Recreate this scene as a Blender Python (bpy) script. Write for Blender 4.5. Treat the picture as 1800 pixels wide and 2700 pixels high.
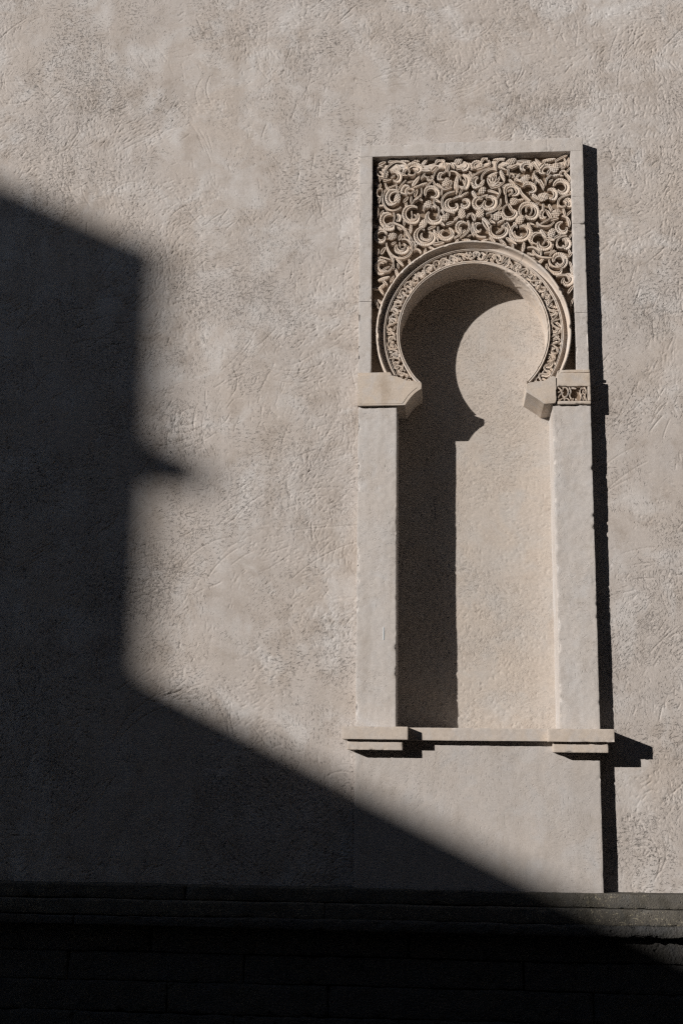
import bpy, bmesh, math, random
import numpy as np
from mathutils import Vector, Matrix

for o in list(bpy.data.objects):
    bpy.data.objects.remove(o, do_unlink=True)
scene = bpy.context.scene
C = scene.collection
R = math.radians

# ------------------------------------------------------------------ camera
cam_d = bpy.data.cameras.new('camera')
cam = bpy.data.objects.new('camera', cam_d)
C.objects.link(cam)
cam_d.sensor_fit = 'HORIZONTAL'
cam_d.sensor_width = 24.0
cam_d.lens = 44.2
cam_d.clip_start = 0.05
cam_d.clip_end = 2000
_right = Vector((0.99654193, 0.08236423, 0.0109688))
_up = Vector((0.00565397, -0.19891935, 0.97999955))
_back = Vector((0.08289881, -0.97654863, -0.19869716))
cam.matrix_world = Matrix(((_right.x, _up.x, _back.x, 0.0),
                           (_right.y, _up.y, _back.y, -8.0),
                           (_right.z, _up.z, _back.z, 1.63),
                           (0, 0, 0, 1)))
scene.camera = cam

# ------------------------------------------------------------------ light
SUN_DIR = Vector((1.24, 1.0, -0.48)).normalized()          # the way the light travels
world = bpy.data.worlds.new('World')
scene.world = world
world.use_nodes = True
wn = world.node_tree
sky = wn.nodes.new('ShaderNodeTexSky')
sky.sky_type = 'NISHITA'
sky.sun_disc = False
sky.sun_elevation = math.asin(-SUN_DIR.z)
sky.sun_rotation = math.atan2(-SUN_DIR.x, -SUN_DIR.y)
sky.altitude = 600
sky.air_density = 1.0
sky.dust_density = 0.35
wn.links.new(sky.outputs[0], wn.nodes['Background'].inputs[0])
wn.nodes['Background'].inputs[1].default_value = 0.05
sun_d = bpy.data.lights.new('sun', 'SUN')
sun_d.energy = 5.0
sun_d.angle = R(0.53)
sun_d.color = (1.0, 0.935, 0.86)
sun = bpy.data.objects.new('sun', sun_d)
C.objects.link(sun)
sun.location = (-12, -10, 12)
sun.rotation_euler = SUN_DIR.to_track_quat('-Z', 'Y').to_euler()

vs = scene.view_settings
vs.view_transform = 'Standard'
vs.look = 'None'
vs.exposure = 0.0
vs.gamma = 1.0
vs.use_curve_mapping = False
scene.cycles.use_denoising = False
scene.cycles.pixel_filter_type = 'BLACKMAN_HARRIS'
scene.cycles.filter_width = 1.3
scene.cycles.max_bounces = 5
scene.cycles.diffuse_bounces = 4

# ------------------------------------------------------------------ helpers
def tag(o, label=None, cat=None, group=None, kind=None):
    if label: o['label'] = label
    if cat: o['category'] = cat
    if group: o['group'] = group
    if kind: o['kind'] = kind
    return o

WORLD = {}
def put(name, mesh, parent=None, loc=(0, 0, 0)):
    """link a mesh (or None for an Empty) at a world location, under a parent that is not rotated"""
    o = bpy.data.objects.new(name, mesh)
    C.objects.link(o)
    loc = Vector(loc)
    if parent is not None:
        o.parent = parent
        o.location = loc - WORLD[parent]
    else:
        o.location = loc
    WORLD[o] = loc
    return o

def np_mesh(name, verts, quads, mat, smooth=True):
    verts = np.asarray(verts, dtype=np.float32)
    quads = np.asarray(quads, dtype=np.int32)
    me = bpy.data.meshes.new(name)
    me.vertices.add(len(verts))
    me.vertices.foreach_set('co', verts.ravel())
    nq, k = quads.shape
    me.loops.add(nq * k)
    me.loops.foreach_set('vertex_index', quads.ravel())
    me.polygons.add(nq)
    me.polygons.foreach_set('loop_start', np.arange(0, nq * k, k, dtype=np.int32))
    me.polygons.foreach_set('loop_total', np.full(nq, k, dtype=np.int32))
    me.update(calc_edges=True)
    me.validate()
    if smooth:
        me.polygons.foreach_set('use_smooth', np.ones(len(me.polygons), dtype=bool))
    me.materials.append(mat)
    return me

def hash3(ix, iy, iz, seed):
    n = (ix * 374761393 + iy * 668265263 + iz * 2147483647 + seed * 974634777) & 0xffffffff
    n = ((n ^ (n >> 13)) * 1274126177) & 0xffffffff
    n = ((n ^ (n >> 16)) * 2246822519) & 0xffffffff
    return ((n >> 8) & 0xffff) / 65535.0

def vnoise3(p, scale, seed=0):
    """value noise 0..1, p: (n,3) metres, scale: cells per metre"""
    q = p * scale + 1000.0
    i = np.floor(q).astype(np.int64)
    f = q - i
    f = f * f * (3 - 2 * f)
    out = 0
    for dx in (0, 1):
        wx = f[:, 0] if dx else 1 - f[:, 0]
        for dy in (0, 1):
            wy = f[:, 1] if dy else 1 - f[:, 1]
            for dz in (0, 1):
                wz = f[:, 2] if dz else 1 - f[:, 2]
                out = out + wx * wy * wz * hash3(i[:, 0] + dx, i[:, 1] + dy, i[:, 2] + dz, seed)
    return out

def fbm3(p, scale, seed=0, octv=3):
    s = 0; a = 1; t = 0
    for k in range(octv):
        s = s + a * (vnoise3(p, scale * 2 ** k, seed + 17 * k) - 0.5); t += a; a *= 0.5
    return s / t

def vnoise2(x, z, sx, sz, seed):
    i = np.floor(x * sx + 500).astype(np.int64); j = np.floor(z * sz + 500).astype(np.int64)
    f = x * sx + 500 - i; g = z * sz + 500 - j
    f = f * f * (3 - 2 * f); g = g * g * (3 - 2 * g)
    h = lambda a, b: hash3(a, b, a * 0 + 7, seed)
    return (h(i, j) * (1 - f) + h(i + 1, j) * f) * (1 - g) + (h(i, j + 1) * (1 - f) + h(i + 1, j + 1) * f) * g

def sstep(a, b, x):
    t = np.clip((x - a) / (b - a), 0, 1)
    return t * t * (3 - 2 * t)

# ------------------------------------------------------------------ materials
def nd(nt, typ, **kw):
    n = nt.nodes.new(typ)
    for k, v in kw.items():
        setattr(n, k, v)
    return n

def mix_col(nt, fac, a, b, blend='MIX'):
    m = nd(nt, 'ShaderNodeMix', data_type='RGBA', blend_type=blend)
    for sock, val in ((m.inputs[0], fac), (m.inputs[6], a), (m.inputs[7], b)):
        if hasattr(val, 'is_linked') or hasattr(val, 'links'):
            nt.links.new(val, sock)
        elif isinstance(val, (int, float)):
            sock.default_value = val
        else:
            sock.default_value = (*val, 1)
    return m.outputs[2]

def tex_noise(nt, pos, scale, detail=4, rough=0.55, stretch=None, dist=0.0):
    n = nd(nt, 'ShaderNodeTexNoise')
    n.inputs['Scale'].default_value = scale
    n.inputs['Detail'].default_value = detail
    n.inputs['Roughness'].default_value = rough
    n.inputs['Distortion'].default_value = dist
    if stretch:
        mp = nd(nt, 'ShaderNodeMapping')
        mp.inputs['Scale'].default_value = stretch
        nt.links.new(pos, mp.inputs['Vector']); pos = mp.outputs[0]
    nt.links.new(pos, n.inputs['Vector'])
    return n.outputs['Fac']

def ramp(nt, fac, p0, p1, c0=(0, 0, 0), c1=(1, 1, 1)):
    r = nd(nt, 'ShaderNodeValToRGB')
    r.color_ramp.elements[0].position = p0; r.color_ramp.elements[0].color = (*c0, 1)
    r.color_ramp.elements[1].position = p1; r.color_ramp.elements[1].color = (*c1, 1)
    nt.links.new(fac, r.inputs[0])
    return r.outputs[0]

def stone_mat(name, base, warm, cool, dirt=None, dirt_amt=0.3, grain=160, bump=0.5, bump_d=0.0025, pits=True, rough=0.9, streak=0.0, speck=None, big=2.2):
    m = bpy.data.materials.new(name)
    m.use_nodes = True
    nt = m.node_tree
    bs = nt.nodes['Principled BSDF']
    bs.inputs['Roughness'].default_value = rough
    bs.inputs['Specular IOR Level'].default_value = 0.15
    geo = nd(nt, 'ShaderNodeNewGeometry')
    pos = geo.outputs['Position']
    c = mix_col(nt, ramp(nt, tex_noise(nt, pos, big, 5, 0.6), 0.35, 0.68), base, warm)
    c = mix_col(nt, ramp(nt, tex_noise(nt, pos, big * 2.3, 4, 0.6, dist=0.6), 0.48, 0.72), c, cool)
    if streak:
        f = ramp(nt, tex_noise(nt, pos, 3.0, 4, 0.6, stretch=(3.5, 1, 0.35)), 0.45, 0.75)
        c = mix_col(nt, nt_mul(nt, f, streak), c, dirt)
    if dirt:
        f = ramp(nt, tex_noise(nt, pos, 6.5, 6, 0.65), 0.52, 0.78)
        c = mix_col(nt, nt_mul(nt, f, dirt_amt), c, dirt)
    # fine tonal grain
    g = ramp(nt, tex_noise(nt, pos, grain * 0.45, 3, 0.7), 0.25, 0.75, (0.86, 0.86, 0.86), (1.1, 1.1, 1.1))
    c = mix_col(nt, 1.0, c, g, 'MULTIPLY')
    if speck:
        f = ramp(nt, tex_noise(nt, pos, grain * 0.6, 2, 0.8), 0.58, 0.66)
        k = ramp(nt, tex_noise(nt, pos, 5, 3, 0.6), 0.42, 0.58)
        c = mix_col(nt, nt_mul2(nt, f, k), c, speck)
    nt.links.new(c, bs.inputs['Base Color'])
    h = tex_noise(nt, pos, grain, 2, 0.6)
    b1 = nd(nt, 'ShaderNodeBump')
    b1.inputs['Strength'].default_value = bump
    b1.inputs['Distance'].default_value = bump_d
    nt.links.new(h, b1.inputs['Height'])
    out = b1
    if pits:
        v = nd(nt, 'ShaderNodeTexVoronoi')
        v.inputs['Scale'].default_value = grain * 0.42
        nt.links.new(pos, v.inputs['Vector'])
        pr = ramp(nt, v.outputs['Distance'], 0.0, 0.32)
        mask = ramp(nt, tex_noise(nt, pos, 7, 2, 0.6), 0.5, 0.62)
        mm = nd(nt, 'ShaderNodeMix', data_type='FLOAT')
        nt.links.new(mask, mm.inputs[0]); mm.inputs[2].default_value = 1.0
        nt.links.new(pr, mm.inputs[3])
        b2 = nd(nt, 'ShaderNodeBump')
        b2.inputs['Strength'].default_value = min(1.0, bump * 1.2)
        b2.inputs['Distance'].default_value = bump_d
        nt.links.new(mm.outputs[0], b2.inputs['Height'])
        nt.links.new(b1.outputs[0], b2.inputs['Normal'])
        out = b2
    nt.links.new(out.outputs[0], bs.inputs['Normal'])
    return m

def nt_mul(nt, a, k):
    n = nd(nt, 'ShaderNodeMath', operation='MULTIPLY')
    nt.links.new(a, n.inputs[0]); n.inputs[1].default_value = k
    return n.outputs[0]

def nt_mul2(nt, a, b):
    n = nd(nt, 'ShaderNodeMath', operation='MULTIPLY')
    nt.links.new(a, n.inputs[0]); nt.links.new(b, n.inputs[1])
    return n.outputs[0]

def add_scratches(m, gain=1.0, dist=0.0035, seed=0.0, pit_scale=88):
    """fine directional trowel drags and pock marks on top of the modelled relief"""
    nt = m.node_tree
    bs = nt.nodes['Principled BSDF']
    old = bs.inputs['Normal'].links[0].from_socket
    geo = nd(nt, 'ShaderNodeNewGeometry')
    off = nd(nt, 'ShaderNodeVectorMath', operation='ADD')
    nt.links.new(geo.outputs['Position'], off.inputs[0]); off.inputs[1].default_value = (seed, 0, seed * 1.7)
    pos = off.outputs[0]
    wn_ = nd(nt, 'ShaderNodeTexNoise'); wn_.inputs['Scale'].default_value = 5.0; wn_.inputs['Detail'].default_value = 2
    nt.links.new(pos, wn_.inputs['Vector'])
    sc = nd(nt, 'ShaderNodeVectorMath', operation='MULTIPLY'); sc.inputs[1].default_value = (0.09, 0.0, 0.09)
    nt.links.new(wn_.outputs['Color'], sc.inputs[0])
    ad = nd(nt, 'ShaderNodeVectorMath', operation='ADD')
    nt.links.new(pos, ad.inputs[0]); nt.links.new(sc.outputs[0], ad.inputs[1])
    warped = ad.outputs[0]
    total = None
    # ragged pock marks drawn out along three directions, each ruling its own patches of the wall
    for k, (ang, sx, sz) in enumerate(((8, 34, 80), (97, 34, 84), (47, 38, 86))):
        rot = nd(nt, 'ShaderNodeVectorRotate', rotation_type='Y_AXIS')
        rot.inputs['Angle'].default_value = R(ang)
        nt.links.new(warped, rot.inputs['Vector'])
        g = tex_noise(nt, rot.outputs[0], pit_scale / 88, 4, 0.68, stretch=(sx, 50, sz))
        g = ramp(nt, g, 0.565, 0.70)
        mp = nd(nt, 'ShaderNodeMapping'); mp.inputs['Location'].default_value = (3.1 * k + 1, 0, 7.7 * k)
        nt.links.new(pos, mp.inputs['Vector'])
        mk = ramp(nt, tex_noise(nt, mp.outputs[0], 1.5, 5, 0.70), 0.49, 0.62)
        h = nt_mul2(nt, g, mk)
        if total is None: total = h
        else:
            a = nd(nt, 'ShaderNodeMath', operation='MAXIMUM'); nt.links.new(total, a.inputs[0]); nt.links.new(h, a.inputs[1]); total = a.outputs[0]
    class _o: pass
    a = _o(); a.outputs = [total]
    b = nd(nt, 'ShaderNodeBump', invert=True)
    b.inputs['Strength'].default_value = gain; b.inputs['Distance'].default_value = dist
    nt.links.new(a.outputs[0], b.inputs['Height']); nt.links.new(old, b.inputs['Normal'])
    nt.links.new(b.outputs[0], bs.inputs['Normal'])
    return m

M = {}
M['wall'] = add_scratches(stone_mat('wall_plaster', (0.462, 0.431, 0.414), (0.470, 0.424, 0.390), (0.545, 0.527, 0.520), dirt=(0.335, 0.292, 0.258), dirt_amt=0.85, grain=180, bump=0.45, bump_d=0.002, streak=0.35, pits=False, big=1.6), 1.0, 0.0085)
M['frame'] = add_scratches(stone_mat('frame_plaster', (0.505, 0.482, 0.470), (0.510, 0.472, 0.445), (0.515, 0.502, 0.500), dirt=(0.365, 0.325, 0.29), dirt_amt=0.7, grain=190, bump=0.4, bump_d=0.002, pits=False, streak=0.4), 0.6, 0.0045, 11.3, 70)
M['apron'] = add_scratches(stone_mat('apron_plaster', (0.462, 0.437, 0.424), (0.470, 0.432, 0.405), (0.470, 0.455, 0.452), dirt=(0.355, 0.315, 0.28), dirt_amt=0.6, grain=190, bump=0.4, bump_d=0.002, pits=False, streak=0.35), 0.6, 0.0045, 31.3, 80)
M['niche'] = add_scratches(stone_mat('niche_plaster', (0.460, 0.422, 0.390), (0.480, 0.426, 0.378), (0.460, 0.434, 0.412), dirt=(0.40, 0.345, 0.30), dirt_amt=0.6, grain=150, bump=0.4, bump_d=0.002, pits=False), 0.7, 0.0055, 23.7, 110)
M['carved'] = stone_mat('carved_stucco', (0.600, 0.525, 0.460), (0.62, 0.515, 0.425), (0.63, 0.575, 0.53), dirt=(0.47, 0.38, 0.30), dirt_amt=0.4, grain=260, bump=0.4, bump_d=0.0015, big=6)
M['bed'] = stone_mat('carved_bed', (0.22, 0.17, 0.13), (0.25, 0.19, 0.14), (0.20, 0.165, 0.135), grain=200, bump=0.4, bump_d=0.002, pits=False)  # far darker than the carving: shade of the gaps put into the colour
M['mould'] = stone_mat('moulding_stucco', (0.57, 0.505, 0.450), (0.60, 0.515, 0.44), (0.58, 0.54, 0.51), dirt=(0.38, 0.31, 0.26), dirt_amt=0.55, grain=220, bump=0.45, bump_d=0.002, big=5)
M['impost'] = stone_mat('impost_stucco', (0.52, 0.465, 0.415), (0.55, 0.47, 0.395), (0.50, 0.465, 0.44), dirt=(0.34, 0.27, 0.205), dirt_amt=0.8, grain=220, bump=0.4, bump_d=0.0018, big=5, streak=0.4)
M['sill'] = stone_mat('sill_stucco', (0.49, 0.44, 0.40), (0.53, 0.46, 0.395), (0.48, 0.45, 0.43), dirt=(0.40, 0.33, 0.28), dirt_amt=0.4, grain=190, bump=0.4, bump_d=0.002, big=4)
M['plinth'] = stone_mat('plinth_stone', (0.100, 0.094, 0.085), (0.130, 0.120, 0.104), (0.105, 0.106, 0.104), dirt=(0.045, 0.042, 0.030), dirt_amt=0.85, grain=130, bump=0.9, bump_d=0.005, speck=(0.30, 0.275, 0.21), big=5)
M['rough'] = stone_mat('footing_stone', (0.078, 0.076, 0.074), (0.098, 0.092, 0.084), (0.076, 0.079, 0.084), dirt=(0.04, 0.04, 0.034), dirt_amt=0.8, grain=70, bump=0.9, bump_d=0.012)
M['paving'] = stone_mat('paving_stone', (0.10, 0.098, 0.095), (0.12, 0.115, 0.105), (0.10, 0.10, 0.10), grain=60, bump=0.5, bump_d=0.004, pits=False)
M['house'] = stone_mat('house_render', (0.16, 0.15, 0.14), (0.18, 0.16, 0.145), (0.15, 0.145, 0.14), grain=60, bump=0.4, bump_d=0.004, pits=False)
M['tile'] = stone_mat('roof_tile', (0.14, 0.075, 0.05), (0.17, 0.09, 0.06), (0.12, 0.08, 0.06), grain=40, bump=0.4, bump_d=0.004, pits=False)
M['paint'] = stone_mat('pale_paint', (0.60, 0.66, 0.70), (0.62, 0.67, 0.70), (0.6, 0.66, 0.72), grain=200, bump=0.1, bump_d=0.0005, pits=False)
M['pane'] = stone_mat('window_pane', (0.03, 0.035, 0.04), (0.03, 0.035, 0.04), (0.03, 0.035, 0.04), grain=20, bump=0.0, bump_d=0.001, pits=False, rough=0.1)

# ------------------------------------------------------------------ ground
def sheet(name, x0, x1, y0, y1, z, mat):
    me = np_mesh(name, [(x0, y0, z), (x1, y0, z), (x1, y1, z), (x0, y1, z)], [(0, 1, 2, 3)], mat, False)
    return put(name, me)
tag(sheet('ground', -600, 600, -600, 600, 0.0, M['paving']), kind='structure')

# ------------------------------------------------------------------ the plastered wall
WALL_Y = 0.08
def axis(lo, hi, step, far_lo, far_hi):
    mid = np.arange(lo, hi + step * 0.5, step)
    a = []; s = step; v = lo
    while v > far_lo:
        s = min(s * 1.35, 0.6); v -= s; a.append(max(v, far_lo))
    b = []; s = step; v = mid[-1]
    while v < far_hi:
        s = min(s * 1.35, 0.6); v += s; b.append(min(v, far_hi))
    return np.concatenate([np.array(a[::-1]), mid, np.array(b)])

def orient_field(x, z, seed):
    """direction of the plasterer's hand, turning slowly over the wall"""
    a = vnoise2(x, z, 1.3, 1.3, seed) * 0.7 + vnoise2(x, z, 4.0, 4.0, seed + 1) * 0.3
    return (a - 0.5) * 2.6 * math.pi + 0.5

def rough_field(x, z, seed):
    m = 0.50 * vnoise2(x, z, 1.5, 1.5, seed) + 0.32 * vnoise2(x, z, 4.3, 4.3, seed + 1) + 0.18 * vnoise2(x, z, 13, 13, seed + 2)
    return sstep(0.36, 0.66, m)

def splat_marks(H, xs, zs, n, seed, gain=1.0, lmax=0.034, wide=(0.0024, 0.0044), depth=(0.0014, 0.0085)):
    """n short ragged gouges, dense where the coat is rough, lying along the hand's direction"""
    g = np.random.default_rng(seed)
    st = xs[1] - xs[0]
    x = g.uniform(xs[0], xs[-1], n); z = g.uniform(zs[0], zs[-1], n)
    rf = rough_field(x, z, seed + 40)
    k = g.random(n) < 0.05 + 0.95 * rf ** 1.3
    x, z, rf = x[k], z[k], rf[k]; n = len(x)
    th = orient_field(x, z, seed + 50) + g.normal(0, 0.30, n)
    L = np.clip(g.exponential(0.0085, n) + 0.004, 0.004, lmax)
    W = g.uniform(wide[0], wide[1], n)
    D = (depth[0] + (depth[1] - depth[0]) * g.random(n) ** 2.2) * gain * (0.45 + 0.55 * rf)
    ci = np.rint((x - xs[0]) / st).astype(int); cj = np.rint((z - zs[0]) / st).astype(int)
    c, s = np.cos(th), np.sin(th)
    cut = np.zeros_like(H)
    r = int(lmax / st) + 1
    for dj in range(-r, r + 1):
        for di in range(-r, r + 1):
            i = ci + di; j = cj + dj
            ok = (i >= 0) & (i < len(xs)) & (j >= 0) & (j < len(zs)) & (np.hypot(di, dj) * st < L + 2.2 * W)
            if not ok.any(): continue
            io, jo = i[ok], j[ok]
            dx = xs[io] - x[ok]; dz = zs[jo] - z[ok]
            u = dx * c[ok] + dz * s[ok]; w = -dx * s[ok] + dz * c[ok]
            v = D[ok] * np.exp(-(w / W[ok]) ** 2) * sstep(1.0, 0.35, np.abs(u) / (L[ok] + W[ok]))
            np.maximum.at(cut, (jo, io), v)
    H -= cut

def plaster_height(X, Z, seed):
    """slow unevenness of the coat in metres, positive towards the viewer"""
    n2 = lambda s, k: vnoise2(X, Z, s, s, seed + k)
    H = 0.009 * (n2(1.1, 1) - 0.5) + 0.004 * (n2(3.1, 2) - 0.5) + 0.0022 * (n2(8, 3) - 0.5)
    rf = rough_field(X, Z, seed + 40)
    H = H + rf * (0.0012 * (n2(34, 80) - 0.5) + 0.0012 * (n2(85, 81) - 0.5)) - 0.0015 * rf
    return H

def carve_strokes(H, xs, zs, rng, n_clusters, gain=1.0, mean=0.05, longest=0.26):
    """single trowel scratches, dragged in small families"""
    x0, x1, z0, z1 = xs[0], xs[-1], zs[0], zs[-1]
    step = xs[1] - xs[0]
    for c in range(n_clusters):
        cx = rng.uniform(x0, x1); cz = rng.uniform(z0, z1)
        th = rng.choice([0.05, 0.5, 0.8, 1.5, 1.6, 2.2]) + rng.gauss(0, 0.25)
        rad = rng.uniform(0.05, 0.2)
        curv = rng.uniform(-3.5, 3.5) * (0.05 / mean) ** 0.7
        for s in range(rng.randint(3, 16)):
            px = cx + rng.gauss(0, rad * 0.6); pz = cz + rng.gauss(0, rad * 0.6)
            ln = min(longest, rng.expovariate(1 / mean) + 0.015)
            a = th + rng.gauss(0, 0.16)
            wd = rng.uniform(0.0018, 0.0032)
            dp = rng.uniform(0.0015, 0.0055) * gain
            m = ln / 2 + 0.02 + abs(curv) * ln * ln / 4
            i0 = max(0, int((px - m - x0) / step)); i1 = min(len(xs), int((px + m - x0) / step) + 2)
            j0 = max(0, int((pz - m - z0) / step)); j1 = min(len(zs), int((pz + m - z0) / step) + 2)
            if i1 - i0 < 2 or j1 - j0 < 2: continue
            XX, ZZ = np.meshgrid(xs[i0:i1] - px, zs[j0:j1] - pz)
            u = XX * math.cos(a) + ZZ * math.sin(a)
            w = -XX * math.sin(a) + ZZ * math.cos(a) - curv * u * u
            e = sstep(ln / 2 + 0.004, ln / 2 - 0.012, np.abs(u))
            H[j0:j1, i0:i1] += e * (-dp * np.exp(-(w / wd) ** 2))

def sheet_grid(xs, zs, Y, keep):
    nx, nz = len(xs), len(zs)
    X, Z = np.meshgrid(xs, zs)
    V = np.stack([X, Y, Z], -1).reshape(-1, 3)
    i, j = np.meshgrid(np.arange(nx - 1), np.arange(nz - 1))
    q = np.stack([j * nx + i, j * nx + i + 1, (j + 1) * nx + i + 1, (j + 1) * nx + i], -1)
    q = q[keep].reshape(-1, 4)
    used = np.zeros(len(V), dtype=bool); used[q.ravel()] = True
    remap = np.cumsum(used) - 1
    return V[used], remap[q]

def build_wall():
    rng = random.Random(11)
    lo_x, hi_x, lo_z, hi_z, st = -3.36, 1.86, 0.87, 7.25, 0.0052
    xs = axis(lo_x, hi_x, st, -40, 30); zs = axis(lo_z, hi_z, st, -0.3, 11.0)
    X, Z = np.meshgrid(xs, zs)
    inner = (X > lo_x - 0.3) & (X < hi_x + 0.3) & (Z > lo_z - 0.3) & (Z < hi_z + 0.3)
    H = plaster_height(X, Z, 3)
    # the soft horizontal seams between one day's plastering and the next
    for zz, amp in ((6.80, 0.005), (4.62, 0.0025), (2.35, 0.003)):
        zl = zz + 0.05 * (vnoise2(X, Z * 0, 0.9, 1, 91) - 0.5) + 0.02 * (vnoise2(X, Z * 0, 5, 1, 92) - 0.5)
        H += amp * (sstep(-0.07, 0.07, Z - zl) - 0.5) * sstep(0.8, 0.1, np.abs(Z - zl))
    H = np.where(inner, H, 0.0)
    ix = np.where((xs >= lo_x - 1e-6) & (xs <= hi_x + 1e-6))[0]; iz = np.where((zs >= lo_z - 1e-6) & (zs <= hi_z + 1e-6))[0]
    sub = H[iz[0]:iz[-1] + 1, ix[0]:ix[-1] + 1].copy()
    splat_marks(sub, xs[ix], zs[iz], 60000, 3, 0.8)
    carve_strokes(sub, xs[ix], zs[iz], rng, 330, 1.0)
    carve_strokes(sub, xs[ix], zs[iz], rng, 90, 0.9, 0.13, 0.5)
    H[iz[0]:iz[-1] + 1, ix[0]:ix[-1] + 1] = sub
    xc = 0.5 * (xs[1:] + xs[:-1]); zc = 0.5 * (zs[1:] + zs[:-1])
    XC, ZC = np.meshgrid(xc, zc)
    keep = ~((XC > -0.55) & (XC < 0.91) & (ZC > 0.60) & (ZC < 5.81)) & ~((XC > -5.4) & (XC < 3.9) & (ZC < 0.70))
    V, Q = sheet_grid(xs, zs, WALL_Y - H, keep)
    me = np_mesh('plaster_wall', V, Q, M['wall'])
    return put('plaster_wall', me)
tag(build_wall(), 'tall rough trowelled greige plaster wall filling the picture behind the arched niche', 'wall')

# ------------------------------------------------------------------ worn blocks
def block_mesh(name, x0, x1, y0, y1, z0, z1, mat, res=0.012, bev=0.006, amp=0.002, chip=0.006, seed=0, open_back=True, low=0.0):
    """a rounded, uneven, chipped block in world metres; returned mesh is local to the returned origin"""
    def ax(a, b, r):
        n = max(2, int(round((b - a - 2 * bev) / r)))
        mid = np.linspace(a + bev, b - bev, n + 1)
        return np.concatenate([[a, a + bev * 0.4], mid, [b - bev * 0.4, b]])
    A = [ax(x0, x1, res), ax(y0, y1, max(res, 0.02)), ax(z0, z1, res)]
    n = [len(a) for a in A]
    idx = {}
    V = []; Q = []
    def vid(i, j, k):
        key = (i, j, k)
        v = idx.get(key)
        if v is None:
            v = idx[key] = len(V)
            V.append((A[0][i], A[1][j], A[2][k]))
        return v
    for k in range(n[2] - 1):
        for i in range(n[0] - 1):
            Q.append((vid(i, 0, k), vid(i + 1, 0, k), vid(i + 1, 0, k + 1), vid(i, 0, k + 1)))
            if not open_back:
                j = n[1] - 1
                Q.append((vid(i, j, k), vid(i, j, k + 1), vid(i + 1, j, k + 1), vid(i + 1, j, k)))
    for k in range(n[2] - 1):
        for j in range(n[1] - 1):
            Q.append((vid(0, j, k), vid(0, j, k + 1), vid(0, j + 1, k + 1), vid(0, j + 1, k))[::-1])
            i = n[0] - 1
            Q.append((vid(i, j, k), vid(i, j + 1, k), vid(i, j + 1, k + 1), vid(i, j, k + 1)))
    for i in range(n[0] - 1):
        for j in range(n[1] - 1):
            Q.append((vid(i, j, 0), vid(i, j + 1, 0), vid(i + 1, j + 1, 0), vid(i + 1, j, 0)))
            k = n[2] - 1
            Q.append((vid(i, j, k), vid(i + 1, j, k), vid(i + 1, j + 1, k), vid(i, j + 1, k)))
    P = np.array(V, dtype=np.float64)
    lo = np.array([x0, y0, z0]); hi = np.array([x1, y1, z1])
    d = np.minimum(P - lo, hi - P); d[:, 1] = P[:, 1] - y0          # the back is buried
    ds = np.sort(d, axis=1)
    edge = ds[:, 1]
    core = np.clip(P, lo + bev, hi - bev)
    dv = P - core
    ln = np.linalg.norm(dv, axis=1, keepdims=True); ln[ln == 0] = 1
    nrm = dv / ln
    P2 = core + nrm * np.minimum(np.linalg.norm(dv, axis=1, keepdims=True), bev)
    disp = amp * 2 * fbm3(P, 7, seed, 4) + amp * 1.2 * fbm3(P, 45, seed + 3, 2) + low * 2 * fbm3(P, 1.6, seed + 8, 2)
    if chip:
        cn = vnoise3(P, 26, seed + 5) * 0.6 + vnoise3(P, 70, seed + 6) * 0.4
        disp = disp - chip * sstep(0.60, 0.82, cn) * sstep(0.028, 0.0, edge)
    P2 = P2 + nrm * disp[:, None]
    org = np.array([(x0 + x1) / 2, y0, z0])
    return np_mesh(name, P2 - org, np.array(Q), mat), tuple(org)

def block(name, parent, *a, **k):
    me, org = block_mesh(name, *a, **k)
    return put(name, me, parent, org)
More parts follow.
